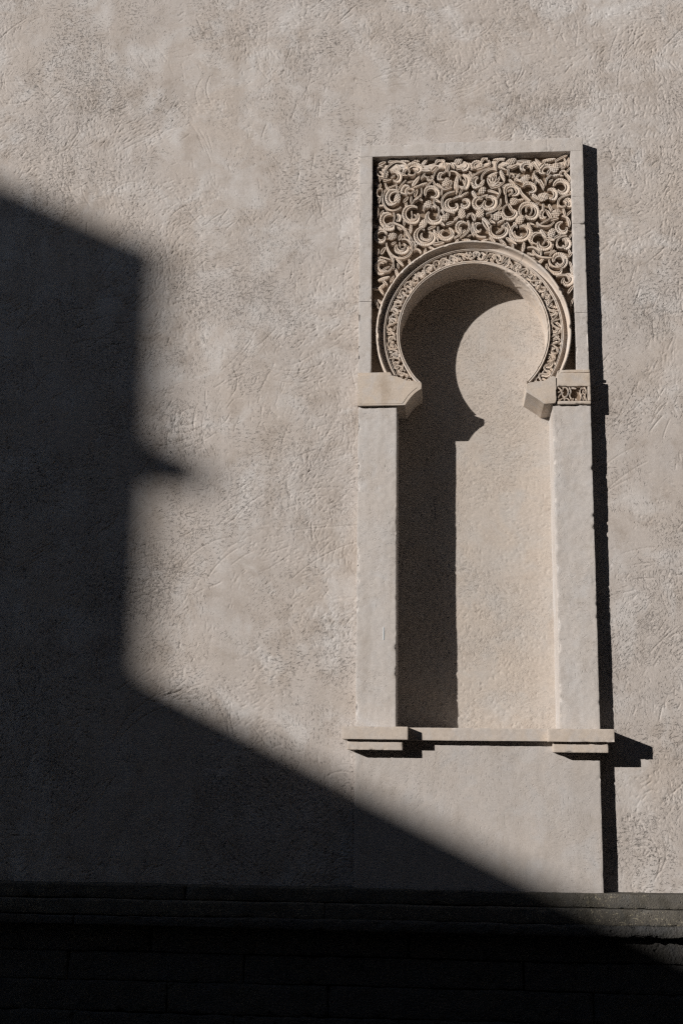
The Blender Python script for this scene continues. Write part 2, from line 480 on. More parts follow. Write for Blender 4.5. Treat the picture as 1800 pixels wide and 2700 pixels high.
# traced ornament: (x, z, hole radius, leaf width, start, sweep) and so on, in metres on the panel
SCROLLS=[(-0.353,5.62,0.0318,0.0376,110,-200),(-0.234,5.644,0.0318,0.0261,110,110),(-0.208,5.662,0.0289,0.0463,175,-210),(-0.335,5.465,0.0362,0.0434,60,230),(-0.237,5.504,0.0261,0.0492,90,120),(-0.214,5.343,0.0434,0.0376,60,310),(-0.377,5.305,0.0318,0.0405,70,225),(-0.352,5.32,0.0318,0.0318,45,-100),(-0.427,5.19,0.0275,0.0333,20,330),(-0.374,5.294,0.0318,0.0434,200,130),(-0.292,5.111,0.0275,0.0376,160,230),(-0.415,4.963,0.0318,0.0376,60,250),(-0.029,5.699,0.0261,0.0289,160,-150),(0.132,5.694,0.0174,0.0318,60,-200),(-0.097,5.61,0.0116,0.0174,60,-280),(0.004,5.607,0.0261,0.0318,100,130),(0.094,5.574,0.0492,0.0434,60,-140),(-0.089,5.491,0.0304,0.0362,200,-300),(-0.07,5.33,0.0362,0.0376,140,240),(0.059,5.411,0.0275,0.0376,100,270),(0.135,5.415,0.0174,0.0318,120,-290),(0.225,5.685,0.0174,0.0318,-30,270),(0.287,5.714,0.0174,0.0261,180,-130),(0.244,5.566,0.0261,0.0434,110,160),(0.459,5.605,0.0087,0.0145,200,-300),(0.563,5.657,0.0232,0.0318,-20,250),(0.455,5.487,0.0304,0.0376,200,-280),(0.569,5.505,0.0304,0.0318,160,-230),(0.3,5.416,0.0275,0.0405,120,-330),(0.242,5.412,0.0232,0.0376,60,250),(0.436,5.341,0.0333,0.0347,170,240),(0.566,5.337,0.0434,0.0376,200,-330),(0.7,5.634,0.0261,0.0376,40,190),(0.808,5.61,0.013,0.0174,-20,300),(0.784,5.514,0.0333,0.0405,170,-300),(0.708,5.459,0.0289,0.0376,100,-190),(0.819,5.39,0.0174,0.0376,110,-180),(0.694,5.316,0.0261,0.0347,100,150),(0.802,5.227,0.0275,0.0347,100,240),(0.799,5.105,0.0203,0.0376,110,-230),(0.667,5.114,0.0304,0.0347,170,230),(0.648,5.118,0.055,0.0289,90,115),(0.763,4.979,0.0246,0.0434,190,-330),(0.752,4.962,0.0579,0.0318,180,140),(0.809,4.849,0.0217,0.0376,110,-260),(-0.128,5.188,0.0486,0.037,100,310),(-0.123,5.188,0.0264,0.0211,150,220),(0.009,5.201,0.0306,0.0343,60,-300),(0.127,5.236,0.0274,0.0327,60,250),(0.51,5.199,0.0461,0.0365,120,335),(0.499,5.188,0.0225,0.0225,150,200),(0.366,5.22,0.0461,0.0292,150,260),(0.237,5.235,0.0225,0.0253,70,240)]
STEMS=[(0.0104,[(-0.421,5.699),(-0.455,5.694),(-0.464,5.664),(-0.455,5.636),(-0.435,5.623)]),(0.0179,[(-0.418,5.613),(-0.407,5.668),(-0.376,5.707),(-0.333,5.732),(-0.285,5.726),(-0.251,5.694),(-0.237,5.648)]),(0.0139,[(-0.248,5.642),(-0.225,5.629),(-0.2,5.64),(-0.2,5.668),(-0.214,5.674)]),(0.0104,[(-0.426,5.534),(-0.452,5.532),(-0.463,5.511),(-0.457,5.483),(-0.434,5.473),(-0.426,5.498),(-0.426,5.531)]),(0.0179,[(-0.336,5.559),(-0.375,5.542),(-0.409,5.515),(-0.423,5.473),(-0.417,5.427),(-0.392,5.387),(-0.352,5.371),(-0.313,5.382),(-0.296,5.397)]),(0.0174,[(-0.406,5.576),(-0.395,5.545),(-0.375,5.517)]),(0.0145,[(-0.33,5.571),(-0.324,5.525)]),(0.0145,[(-0.316,5.519),(-0.293,5.561),(-0.262,5.596)]),(0.0159,[(-0.259,5.478),(-0.258,5.514),(-0.239,5.529),(-0.214,5.525),(-0.214,5.504),(-0.237,5.492),(-0.248,5.505)]),(0.0174,[(-0.225,5.471),(-0.231,5.425)]),(0.0159,[(-0.158,5.475),(-0.197,5.452),(-0.225,5.413)]),(0.013,[(-0.225,5.365),(-0.22,5.328),(-0.225,5.31),(-0.206,5.304),(-0.192,5.322),(-0.206,5.34)]),(0.0145,[(-0.346,5.356),(-0.341,5.319),(-0.346,5.286)]),(0.0179,[(-0.385,5.267),(-0.352,5.281),(-0.324,5.271),(-0.284,5.249),(-0.251,5.203),(-0.231,5.155)]),(0.0203,[(-0.39,5.108),(-0.376,5.072),(-0.345,5.038),(-0.301,5.022),(-0.256,5.033),(-0.228,5.065),(-0.223,5.107),(-0.236,5.14),(-0.267,5.159),(-0.292,5.156)]),(0.0116,[(-0.306,5.139),(-0.301,5.097)]),(0.013,[(-0.281,5.129),(-0.264,5.117),(-0.273,5.093),(-0.295,5.088)]),(0.0179,[(-0.396,5.138),(-0.39,5.096),(-0.373,5.06),(-0.351,5.02),(-0.345,4.976),(-0.348,4.946)]),(0.0145,[(-0.441,5.037),(-0.368,5.015)]),(0.0145,[(-0.345,5.005),(-0.354,4.964),(-0.376,4.935),(-0.407,4.927),(-0.435,4.939),(-0.449,4.969),(-0.435,4.99),(-0.412,4.986)]),(0.0174,[(-0.214,5.077),(-0.195,5.088),(-0.172,5.079),(-0.159,5.06)]),(0.0174,[(-0.001,5.711),(0.013,5.686),(0.01,5.655),(-0.007,5.641)]),(0.0174,[(0.025,5.71),(0.03,5.679),(0.021,5.643)]),(0.0145,[(-0.072,5.615),(-0.06,5.651),(-0.032,5.675),(-0.001,5.674)]),(0.0145,[(0.035,5.649),(0.038,5.612)]),(0.0145,[(0.044,5.587),(0.049,5.56),(0.038,5.542)]),(0.0145,[(0.041,5.654),(0.078,5.644),(0.103,5.616),(0.114,5.582)]),(0.0159,[(0.125,5.585),(0.142,5.554),(0.136,5.527),(0.119,5.512)]),(0.0145,[(-0.07,5.448),(-0.07,5.415),(-0.053,5.396)]),(0.0145,[(-0.089,5.382),(-0.078,5.397),(-0.059,5.381)]),(0.0159,[(-0.045,5.393),(-0.036,5.359),(-0.045,5.327),(-0.056,5.303)]),(0.0188,[(0.071,5.501),(0.023,5.488),(-0.008,5.458),(-0.016,5.419),(-0.008,5.383),(0.02,5.358),(0.07,5.342)]),(0.0174,[(0.059,5.447),(0.093,5.462),(0.121,5.461)]),(0.0174,[(-0.022,5.371),(-0.003,5.34)]),(0.0174,[(0.151,5.306),(0.165,5.33),(0.182,5.335)]),(0.0174,[(0.187,5.335),(0.209,5.314),(0.203,5.281)]),(0.0179,[(-0.016,5.516),(-0.019,5.477)]),(0.0145,[(-0.123,5.544),(-0.086,5.579)]),(0.0159,[(-0.157,5.532),(-0.157,5.49),(-0.179,5.46),(-0.21,5.44)]),(0.0145,[(-0.159,5.599),(-0.137,5.617),(-0.117,5.61)]),(0.0174,[(0.304,5.726),(0.312,5.695),(0.29,5.683)]),(0.0145,[(0.179,5.571),(0.196,5.607),(0.236,5.636),(0.287,5.659),(0.337,5.664)]),(0.0174,[(0.255,5.581),(0.258,5.611),(0.286,5.644),(0.326,5.658),(0.359,5.648)]),(0.0174,[(0.354,5.657),(0.354,5.694),(0.377,5.723),(0.411,5.722)]),(0.0174,[(0.438,5.655),(0.434,5.609)]),(0.0174,[(0.43,5.491),(0.455,5.502),(0.46,5.478),(0.438,5.464)]),(0.0232,[(0.508,5.516),(0.524,5.476),(0.554,5.442),(0.581,5.415)]),(0.0159,[(0.239,5.448),(0.268,5.463),(0.296,5.468)]),(0.0174,[(0.372,5.52),(0.379,5.487),(0.356,5.439)]),(0.0174,[(0.382,5.438),(0.378,5.396),(0.344,5.355),(0.283,5.33)]),(0.0145,[(0.316,5.329),(0.321,5.305),(0.304,5.284)]),(0.0145,[(0.423,5.395),(0.4,5.372),(0.4,5.336),(0.416,5.305)]),(0.0145,[(0.555,5.337),(0.553,5.367),(0.575,5.382),(0.591,5.366),(0.588,5.336),(0.574,5.313)]),(0.0159,[(0.418,5.467),(0.42,5.431),(0.428,5.404)]),(0.0174,[(0.366,5.354),(0.389,5.378)]),(0.0203,[(0.757,5.702),(0.791,5.723),(0.836,5.746)]),(0.0145,[(0.816,5.722),(0.829,5.691),(0.818,5.661),(0.798,5.65)]),(0.0232,[(0.817,5.619),(0.843,5.588),(0.857,5.563)]),(0.0174,[(0.684,5.526),(0.696,5.574),(0.727,5.603)]),(0.0203,[(0.668,5.394),(0.666,5.34)]),(0.0203,[(0.706,5.387),(0.725,5.345)]),(0.0174,[(0.854,5.458),(0.801,5.441),(0.773,5.418),(0.769,5.382),(0.791,5.367),(0.816,5.375),(0.822,5.396),(0.803,5.411)]),(0.0145,[(0.648,5.248),(0.684,5.268),(0.715,5.288)]),(0.0174,[(0.621,5.261),(0.642,5.239),(0.678,5.23),(0.714,5.238),(0.739,5.261)]),(0.0174,[(0.802,5.354),(0.814,5.3)]),(0.0203,[(0.79,5.301),(0.825,5.288),(0.841,5.252),(0.837,5.219)]),(0.0145,[(0.822,5.158),(0.778,5.15),(0.755,5.118),(0.757,5.085),(0.776,5.073),(0.804,5.078),(0.818,5.099),(0.81,5.12)]),(0.0116,[(0.679,5.138),(0.661,5.097)]),(0.0174,[(0.557,5.079),(0.592,5.081),(0.628,5.059),(0.638,5.047)]),(0.0174,[(0.592,5.06),(0.611,5.03),(0.646,5.009),(0.692,5.002),(0.717,5.001)]),(0.0174,[(0.647,5.059),(0.646,5.02)]),(0.0145,[(0.668,5.037),(0.704,5.043),(0.737,5.056)]),(0.0145,[(0.704,5.013),(0.715,5.033),(0.748,5.05)]),(0.0145,[(0.698,4.99),(0.708,4.957),(0.735,4.936),(0.773,4.938),(0.795,4.961),(0.799,4.99),(0.78,5.008),(0.758,5.009)]),(0.0174,[(0.744,4.871),(0.785,4.879),(0.815,4.873),(0.833,4.849)]),(0.0185,[(-0.044,5.246),(-0.041,5.202),(-0.016,5.169),(0.025,5.168),(0.06,5.194)]),(0.0185,[(0.065,5.161),(0.106,5.188),(0.111,5.237)]),(0.0185,[(0.106,5.16),(0.147,5.192),(0.167,5.241),(0.157,5.284)]),(0.0185,[(0.193,5.273),(0.187,5.207),(0.201,5.174)]),(0.018,[(0.349,5.191),(0.387,5.219),(0.409,5.259)]),(0.0197,[(0.194,5.259),(0.199,5.213),(0.225,5.171),(0.279,5.164)]),(0.0197,[(0.15,5.191),(0.172,5.231),(0.162,5.283)])]
CONES=[(-0.407,5.64,0.0782,0.0492,60),(-0.321,5.464,0.0839,0.0521,80),(-0.354,5.188,0.0666,0.0579,20),(0.098,5.726,0.0637,0.0492,20),(0.013,5.576,0.0782,0.0579,70),(-0.112,5.416,0.0666,0.0579,60),(0.117,5.343,0.0868,0.0579,95),(0.006,5.319,0.0753,0.0521,50),(-0.14,5.278,0.0724,0.0579,60),(0.26,5.508,0.0637,0.0492,45),(0.461,5.715,0.0753,0.0521,20),(0.551,5.584,0.0868,0.0579,40),(0.473,5.421,0.0637,0.0637,10),(0.241,5.34,0.0753,0.0637,80),(0.358,5.319,0.0868,0.0608,50),(0.51,5.291,0.0753,0.055,50),(0.754,5.66,0.0868,0.0637,50),(0.671,5.448,0.0868,0.0695,20),(0.754,5.326,0.0724,0.0637,40),(0.721,5.184,0.0753,0.0579,65),(-0.143,5.271,0.0739,0.0528,50),(0.512,5.286,0.0787,0.059,50)]
LEAVES=[(-0.31,5.696,0.0521,0.0203,-50),(-0.392,5.6,0.0579,0.0232,10),(-0.353,5.624,0.0376,0.0174,40),(-0.194,5.5,0.055,0.0318,70),(-0.262,5.453,0.0521,0.0261,50),(-0.443,5.614,0.0434,0.0232,80),(-0.447,5.453,0.0492,0.0289,80),(-0.428,5.358,0.0492,0.0232,60),(-0.454,5.362,0.0724,0.0203,85),(-0.443,5.556,0.0434,0.0261,70),(-0.427,5.724,0.0579,0.0318,25),(-0.353,5.74,0.0695,0.0232,5),(-0.268,5.737,0.0637,0.0232,-5),(-0.197,5.729,0.0579,0.0261,10),(-0.194,5.588,0.0955,0.0347,55),(-0.231,5.583,0.0492,0.0174,15),(-0.183,5.548,0.0695,0.0203,20),(-0.301,5.18,0.0463,0.0289,70),(-0.346,5.134,0.0376,0.0232,30),(-0.418,5.082,0.0579,0.0318,60),(-0.303,4.999,0.0811,0.0318,-50),(-0.401,4.953,0.0666,0.0174,30),(-0.412,4.88,0.0868,0.0347,20),(-0.403,4.847,0.0463,0.0261,-45),(-0.428,4.794,0.0637,0.0289,-60),(-0.458,4.698,0.0724,0.0203,-70),(-0.356,4.878,0.0521,0.0203,60),(-0.452,5.074,0.0463,0.0203,80),(-0.267,5.219,0.0463,0.0174,80),(-0.206,5.121,0.0579,0.0261,-70),(0.058,5.694,0.055,0.0261,-60),(0.109,5.671,0.0579,0.0232,0),(-0.069,5.676,0.0579,0.0318,45),(-0.128,5.666,0.0666,0.0318,-10),(-0.134,5.727,0.0637,0.0347,50),(-0.193,5.735,0.0579,0.0347,80),(-0.03,5.544,0.0637,0.0318,-40),(0.021,5.527,0.0666,0.0232,15),(0.083,5.574,0.11,0.0405,80),(-0.047,5.435,0.0463,0.0261,-30),(0.088,5.519,0.0724,0.0261,80),(0.113,5.5,0.0637,0.0203,70),(0.138,5.481,0.0666,0.0232,30),(0.036,5.273,0.055,0.0261,20),(-0.014,5.266,0.0434,0.0232,-40),(-0.069,5.566,0.0579,0.0203,-65),(-0.145,5.562,0.0666,0.0261,20),(-0.193,5.582,0.0753,0.0261,55),(-0.145,5.623,0.0521,0.0203,60),(0.25,5.672,0.0637,0.0261,15),(0.257,5.557,0.0666,0.0376,60),(0.347,5.527,0.0637,0.0261,10),(0.398,5.61,0.0868,0.0376,-70),(0.391,5.55,0.0521,0.0203,40),(0.424,5.691,0.0637,0.0289,20),(0.48,5.675,0.0637,0.0232,25),(0.399,5.662,0.0724,0.0203,-25),(0.459,5.563,0.0579,0.0203,-45),(0.501,5.574,0.0579,0.0261,-30),(0.335,5.491,0.0868,0.0261,-20),(0.206,5.476,0.0637,0.0376,-60),(0.196,5.311,0.0695,0.0261,-70),(0.282,5.279,0.0753,0.0347,-45),(0.447,5.376,0.0666,0.0261,-60),(0.385,5.276,0.0637,0.0232,25),(0.326,5.272,0.0434,0.0232,-30),(0.419,5.537,0.0579,0.0232,30),(0.309,5.683,0.0434,0.0174,70),(0.377,5.733,0.0868,0.0232,5),(0.545,5.712,0.1013,0.0232,0),(0.843,5.697,0.0695,0.0318,80),(0.711,5.628,0.0434,0.0289,60),(0.761,5.602,0.0637,0.0232,10),(0.623,5.679,0.0724,0.0318,-60),(0.63,5.579,0.0753,0.0289,-60),(0.662,5.542,0.0724,0.0261,-65),(0.619,5.447,0.0637,0.0347,-45),(0.707,5.318,0.0666,0.0261,-60),(0.742,5.284,0.0579,0.0289,10),(0.84,5.324,0.0579,0.0203,45),(0.713,5.716,0.0955,0.0318,10),(0.665,5.678,0.0695,0.0318,50),(0.608,5.604,0.0666,0.0289,80),(0.845,5.642,0.0521,0.0174,50),(0.598,5.674,0.0434,0.0203,60),(0.759,5.156,0.0579,0.0232,30),(0.666,5.177,0.0753,0.0405,-60),(0.712,5.137,0.0579,0.0347,-15),(0.787,4.841,0.0405,0.0261,70),(0.837,4.776,0.0666,0.0261,55),(0.844,5.154,0.0434,0.0174,60),(0.843,5.024,0.0434,0.0203,50),(0.843,4.686,0.0579,0.0203,70),(0.721,5.08,0.0521,0.0174,70),(0.844,4.948,0.0579,0.0174,-70),(-0.24,5.18,0.1056,0.0317,-60),(-0.057,5.186,0.095,0.0317,-70),(-0.042,5.126,0.0792,0.0317,10),(-0.087,5.242,0.0581,0.0264,20),(-0.153,5.238,0.0475,0.0238,-40),(-0.21,5.108,0.0633,0.0264,30),(0.28,5.251,0.0843,0.0393,-60),(0.58,5.209,0.1124,0.0337,-70),(0.436,5.224,0.1011,0.0281,-70),(0.574,5.14,0.0843,0.0337,-60),(0.479,5.246,0.0506,0.0225,-60),(0.527,5.239,0.0506,0.0225,30),(0.45,5.131,0.0899,0.0281,-35)]
FANS=[(0.181,5.583,0.0608,90),(0.324,5.534,0.0897,70)]
# ------------------------------------------------------------------ the niche
ACX, ACZ = 0.186, 4.478            # centre of the horseshoe arch
BACK_Y = 0.316
niche = put('arched_niche', None, None, (0.18, 0.0, 0.90))
tag(niche, 'tall blind horseshoe arch niche with carved stucco spandrel standing out from the wall', 'niche')

# back of the recess
def build_back():
    rng = random.Random(5)
    xs = np.arange(-0.46, 0.86, 0.006); zs = np.arange(1.72, 5.16, 0.006)
    X, Z = np.meshgrid(xs, zs)
    H = plaster_height(X, Z, 203) * 0.7
    splat_marks(H, xs, zs, 5000, 203, 0.7, lmax=0.012)
    band = sstep(2.08, 1.96, Z + 0.05 * vnoise2(X, Z, 8, 2, 310))          # a rougher strip low down
    H += band * 0.006 * (vnoise2(X, Z, 38, 38, 311) - 0.5) * sstep(1.86, 1.98, Z)
    carve_strokes(H, xs, zs, rng, 14, 0.6)
    keep = np.ones((len(zs) - 1, len(xs) - 1), dtype=bool)
    V, Q = sheet_grid(xs, zs, BACK_Y - H, keep)
    o = np.array([0.186, BACK_Y, 1.8])
    return put('niche_back', np_mesh('niche_back', V - o, Q, M['niche']), niche, o)
tag(build_back(), 'warm pitted plaster at the back of the recess, half in shadow')

# pillars, apron, frame, sill
block('pillar', niche, -0.577, -0.321, 0.0, 0.34, 1.86, 3.975, M['frame'], res=0.010, bev=0.004, amp=0.0022, chip=0.007, seed=21, low=0.003)
block('pillar', niche, 0.698, 0.943, 0.0, 0.34, 1.86, 3.975, M['frame'], res=0.010, bev=0.004, amp=0.0024, chip=0.007, seed=22, low=0.003)
block('apron_panel', niche, -0.580, 0.936, 0.0, 0.2, 0.885, 1.81, M['apron'], res=0.013, bev=0.005, amp=0.0020, chip=0.006, seed=23, low=0.003)
G = 0.0003
top_x = [-0.580, 0.012, 0.700, 0.940]
for k in range(3):
    block('frame_block', niche, top_x[k] + (G if k else 0), top_x[k + 1] - (G if k < 2 else 0), 0.0, 0.16, 5.760, (5.845, 5.850, 5.857)[k], M['frame'], res=0.010, bev=0.0018, amp=0.0018, chip=0.003, seed=31, low=0.003)
left_z = [4.192, 4.706, 5.562, 5.7595]
for k in range(3):
    block('frame_block', niche, -0.579, -0.492, 0.0, 0.16, left_z[k] + G * 0.6, left_z[k + 1] - G * 0.6, M['frame'], res=0.010, bev=0.0018, amp=0.0018, chip=0.0025, seed=41, low=0.003)
right_z = [4.192, 4.598, 5.230, 5.425, 5.7595]
for k in range(4):
    block('frame_block', niche, 0.857, 0.9395, 0.0, 0.16, right_z[k] + G * 0.6, right_z[k + 1] - G * 0.6, M['frame'], res=0.010, bev=0.0018, amp=0.0018, chip=0.003, seed=51, low=0.004)
block('sill', niche, -0.330, 0.705, -0.064, 0.36, 1.795, 1.874, M['sill'], res=0.010, bev=0.004, amp=0.0018, chip=0.004, seed=61, low=0.002)
block('sill_block', niche, -0.651, -0.242, -0.134, 0.12, 1.797, 1.8755, M['sill'], res=0.010, bev=0.004, amp=0.0015, chip=0.005, seed=62)
block('sill_block', niche, 0.612, 1.012, -0.134, 0.12, 1.793, 1.8715, M['sill'], res=0.010, bev=0.004, amp=0.0015, chip=0.005, seed=63)
block('sill_corbel', niche, -0.621, -0.276, -0.100, 0.12, 1.733, 1.800, M['sill'], res=0.010, bev=0.004, amp=0.0015, chip=0.006, seed=64)
block('sill_corbel', niche, 0.645, 0.977, -0.100, 0.12, 1.730, 1.796, M['sill'], res=0.010, bev=0.004, amp=0.0015, chip=0.006, seed=65)

# ------------------------------------------------------------------ imposts: a profile carried through the depth of the recess
def catmull(pts, n=8, closed=False):
    p = [np.array(q, float) for q in pts]
    out = []
    m = len(p)
    for i in range(m - 1):
        a = p[max(i - 1, 0)]; b = p[i]; c = p[i + 1]; d = p[min(i + 2, m - 1)]
        for k in range(n):
            t = k / n
            out.append(0.5 * ((2 * b) + (c - a) * t + (2 * a - 5 * b + 4 * c - d) * t * t + (3 * b - a - 3 * c + d) * t ** 3))
    out.append(p[-1])
    return np.array(out)

def extrude_profile(name, parent, outline, yf, yb, mat, bev=0.004, seed=0, wob=0.0015, origin=None):
    """outline: list of (x,z) anticlockwise as seen by the viewer"""
    # subdivide the edges so the arrises can wander
    pts = []
    for i, a in enumerate(outline):
        b = outline[(i + 1) % len(outline)]
        L = math.hypot(b[0] - a[0], b[1] - a[1]); n = max(1, int(L / 0.012))
        for k in range(n):
            pts.append((a[0] + (b[0] - a[0]) * k / n, a[1] + (b[1] - a[1]) * k / n))
    bm = bmesh.new()
    f = [bm.verts.new((x, yf, z)) for x, z in pts]
    ys = [yf, yf + (yb - yf) * 0.33, yf + (yb - yf) * 0.66, yb]
    rings = [f] + [[bm.verts.new((x, y, z)) for x, z in pts] for y in ys[1:]]
    n = len(pts)
    face = bm.faces.new(f)
    for r0, r1 in zip(rings, rings[1:]):
        for i in range(n):
            bm.faces.new((r0[i], r1[i], r1[(i + 1) % n], r0[(i + 1) % n]))
    bm.faces.new(rings[-1][::-1])
    bmesh.ops.bevel(bm, geom=list(face.edges), offset=bev, segments=2, affect='EDGES', profile=0.5)
    bmesh.ops.recalc_face_normals(bm, faces=bm.faces)
    P = np.array([v.co[:] for v in bm.verts])
    d = fbm3(P, 14, seed, 3); e = fbm3(P + 9, 14, seed + 4, 3)
    for v, a, b in zip(bm.verts, d, e):
        if v.co.y < yb - 0.01:
            v.co.x += wob * 2 * a; v.co.z += wob * 2 * b
    org = Vector(origin) if origin else Vector((sum(p[0] for p in pts) / n, yf, min(p[1] for p in pts)))
    bmesh.ops.translate(bm, verts=bm.verts, vec=-org)
    me = bpy.data.meshes.new(name)
    bm.to_mesh(me); bm.free()
    me.materials.append(mat)
    return put(name, me, parent, org)

IM_Y = -0.024
cav = catmull([(-0.157, 4.081), (-0.183, 4.066), (-0.218, 4.036), (-0.247, 3.998), (-0.266, 3.970)], 5)
left_out = [(-0.579, 4.176), (-0.579, 3.970), (-0.266, 3.970)] + [tuple(p) for p in cav[::-1][1:]] + [(-0.157, 4.124), (-0.19, 4.129), (-0.262, 4.136), (-0.275, 4.150), (-0.32, 4.166), (-0.36, 4.176)]
imp_l = extrude_profile('impost', niche, left_out, IM_Y, 0.33, M['impost'], seed=71)
tag(imp_l, 'left impost block, plain warm stucco with a scooped inner end')
fpan = [(-0.572, 4.088), (-0.572, 3.980), (-0.283, 3.980), (-0.266, 4.006), (-0.243, 4.040), (-0.214, 4.067), (-0.188, 4.088)]
extrude_profile('face_panel', imp_l, fpan, IM_Y - 0.0022, IM_Y + 0.02, M['impost'], bev=0.0012, seed=79, wob=0.0006)
extrude_profile('fillet', imp_l, [(-0.5795, 4.200), (-0.5795, 4.180), (-0.352, 4.180), (-0.362, 4.200)], -0.012, 0.2, M['impost'], bev=0.003, seed=72)
# right impost: a smooth repaired inner piece and a carved outer piece, parted by a crack
cavr = catmull([(0.640, 3.966), (0.612, 3.99), (0.572, 4.018), (0.530, 4.046)], 4)
right_in = [(0.640, 3.966), (0.715, 3.972), (0.722, 4.01), (0.714, 4.045), (0.724, 4.08), (0.716, 4.115), (0.722, 4.150), (0.700, 4.156), (0.652, 4.124), (0.545, 4.112), (0.527, 4.100), (0.527, 4.050)] + [tuple(p) for p in cavr[::-1][:-1]]
imp_r = extrude_profile('impost', niche, right_in, IM_Y, 0.33, M['impost'], seed=73, wob=0.0012)
tag(imp_r, 'right impost block, smooth repaired inner end with a crack beside the carved end')
M_BED = M['bed']
xr0, xr1 = 0.7265, 0.9425
block('impost_carved_end', niche, xr0, xr1, IM_Y + 0.002, 0.2, 4.083, 4.176, M['impost'], res=0.010, bev=0.004, amp=0.0018, chip=0.007, seed=74)
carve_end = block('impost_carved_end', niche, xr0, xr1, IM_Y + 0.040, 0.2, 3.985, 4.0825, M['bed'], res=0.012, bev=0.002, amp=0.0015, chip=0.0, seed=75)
tag(carve_end, 'recessed carved band on the outer end of the right impost')
block('border', carve_end, xr0 + 0.001, xr1, IM_Y + 0.002, 0.1, 3.963, 3.9845, M['impost'], res=0.010, bev=0.004, amp=0.0018, chip=0.006, seed=76)
block('border', carve_end, 0.9225, xr1 + 0.0005, IM_Y + 0.0025, 0.1, 3.985, 4.0828, M['impost'], res=0.010, bev=0.004, amp=0.0018, chip=0.006, seed=77)
block('fillet', niche, 0.735, 0.9415, -0.012, 0.2, 4.180, 4.1995, M['impost'], res=0.012, bev=0.003, amp=0.0014, chip=0.005, seed=78)

# ------------------------------------------------------------------ arch rings swept round the horseshoe
def sweep_arc(name, parent, profile, a0, a1, n, mat, seed, amp=0.0018, chip=0.0, chip_r=None):
    """profile: (radius, depth) from outside to inside"""
    # refine the profile
    pr = []
    for (r0, y0), (r1, y1) in zip(profile, profile[1:]):
        L = math.hypot(r1 - r0, y1 - y0); k = max(1, int(L / 0.009))
        for i in range(k):
            pr.append((r0 + (r1 - r0) * i / k, y0 + (y1 - y0) * i / k))
    pr.append(profile[-1])
    pr = np.array(pr); m = len(pr)
    ang = np.radians(np.linspace(a0, a1, n + 1))
    A, Ri = np.meshgrid(ang, pr[:, 0], indexing='ij'); _, Yi = np.meshgrid(ang, pr[:, 1], indexing='ij')
    P = np.stack([ACX + Ri * np.cos(A), Yi, ACZ + Ri * np.sin(A)], -1).reshape(-1, 3)
    d = fbm3(P, 9, seed, 4); e = fbm3(P + 5, 22, seed + 7, 3)
    dr = amp * 2 * d; dy = amp * 1.6 * e
    if chip:
        cn = vnoise3(P, 24, seed + 9) * 0.55 + vnoise3(P, 80, seed + 10) * 0.45
        k = chip * sstep(0.56, 0.80, cn)
        rr = Ri.ravel()
        w = np.exp(-((rr - chip_r) / 0.010) ** 2)
        dy = dy + k * w; dr = dr - 0.6 * k * w
    a = A.ravel()
    P[:, 0] += dr * np.cos(a); P[:, 2] += dr * np.sin(a); P[:, 1] += dy
    i, j = np.meshgrid(np.arange(n), np.arange(m - 1), indexing='ij')
    Q = np.stack([i * m + j, i * m + j + 1, (i + 1) * m + j + 1, (i + 1) * m + j], -1).reshape(-1, 4)
    o = np.array([ACX, 0.0, ACZ])
    return put(name, np_mesh(name, P - o, Q, mat), parent, o)

AR0, AR1 = -44, 224
# outer moulding in lengths of stone: lip, deep cove, double fillet
mould_prof = [(0.6475, 0.12), (0.6475, 0.000), (0.645, -0.008), (0.638, -0.011), (0.633, -0.008), (0.6315, 0.002), (0.629, 0.026), (0.622, 0.044), (0.611, 0.052), (0.602, 0.048), (0.5985, 0.034), (0.5970, 0.020), (0.5950, 0.016), (0.5915, 0.017), (0.5900, 0.026), (0.5888, 0.030), (0.5878, 0.026), (0.5865, 0.020), (0.5845, 0.020), (0.5837, 0.028), (0.5835, 0.080)]
joints = [AR0, 21.3, 57.6, 131.2, 176.4, AR1]
for k in range(len(joints) - 1):
    a0 = joints[k] + (0.09 if k else 0); a1 = joints[k + 1] - (0.09 if k < len(joints) - 2 else 0)
    sweep_arc('arch_moulding', niche, mould_prof, a0, a1, int((a1 - a0) * 1.3), M['mould'], 81 + k, amp=0.0022, chip=0.010, chip_r=0.642)
# inner lip and soffit
lip_prof = [(0.5095, 0.080), (0.5095, 0.020), (0.5085, 0.014), (0.506, 0.012), (0.5005, 0.013), (0.4990, 0.020), (0.4965, 0.020), (0.4945, 0.012), (0.490, 0.013), (0.4875, 0.022), (0.489, 0.10), (0.493, 0.20), (0.498, 0.34)]
tag(sweep_arc('arch_soffit', niche, lip_prof, AR0, AR1, 330, M['mould'], 91, amp=0.0013, chip=0.006, chip_r=0.490), 'smooth cream inner lip and soffit of the horseshoe arch')
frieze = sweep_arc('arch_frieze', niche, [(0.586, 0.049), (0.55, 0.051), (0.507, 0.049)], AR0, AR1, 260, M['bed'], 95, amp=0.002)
tag(frieze, 'narrow carved scroll band running round the arch')

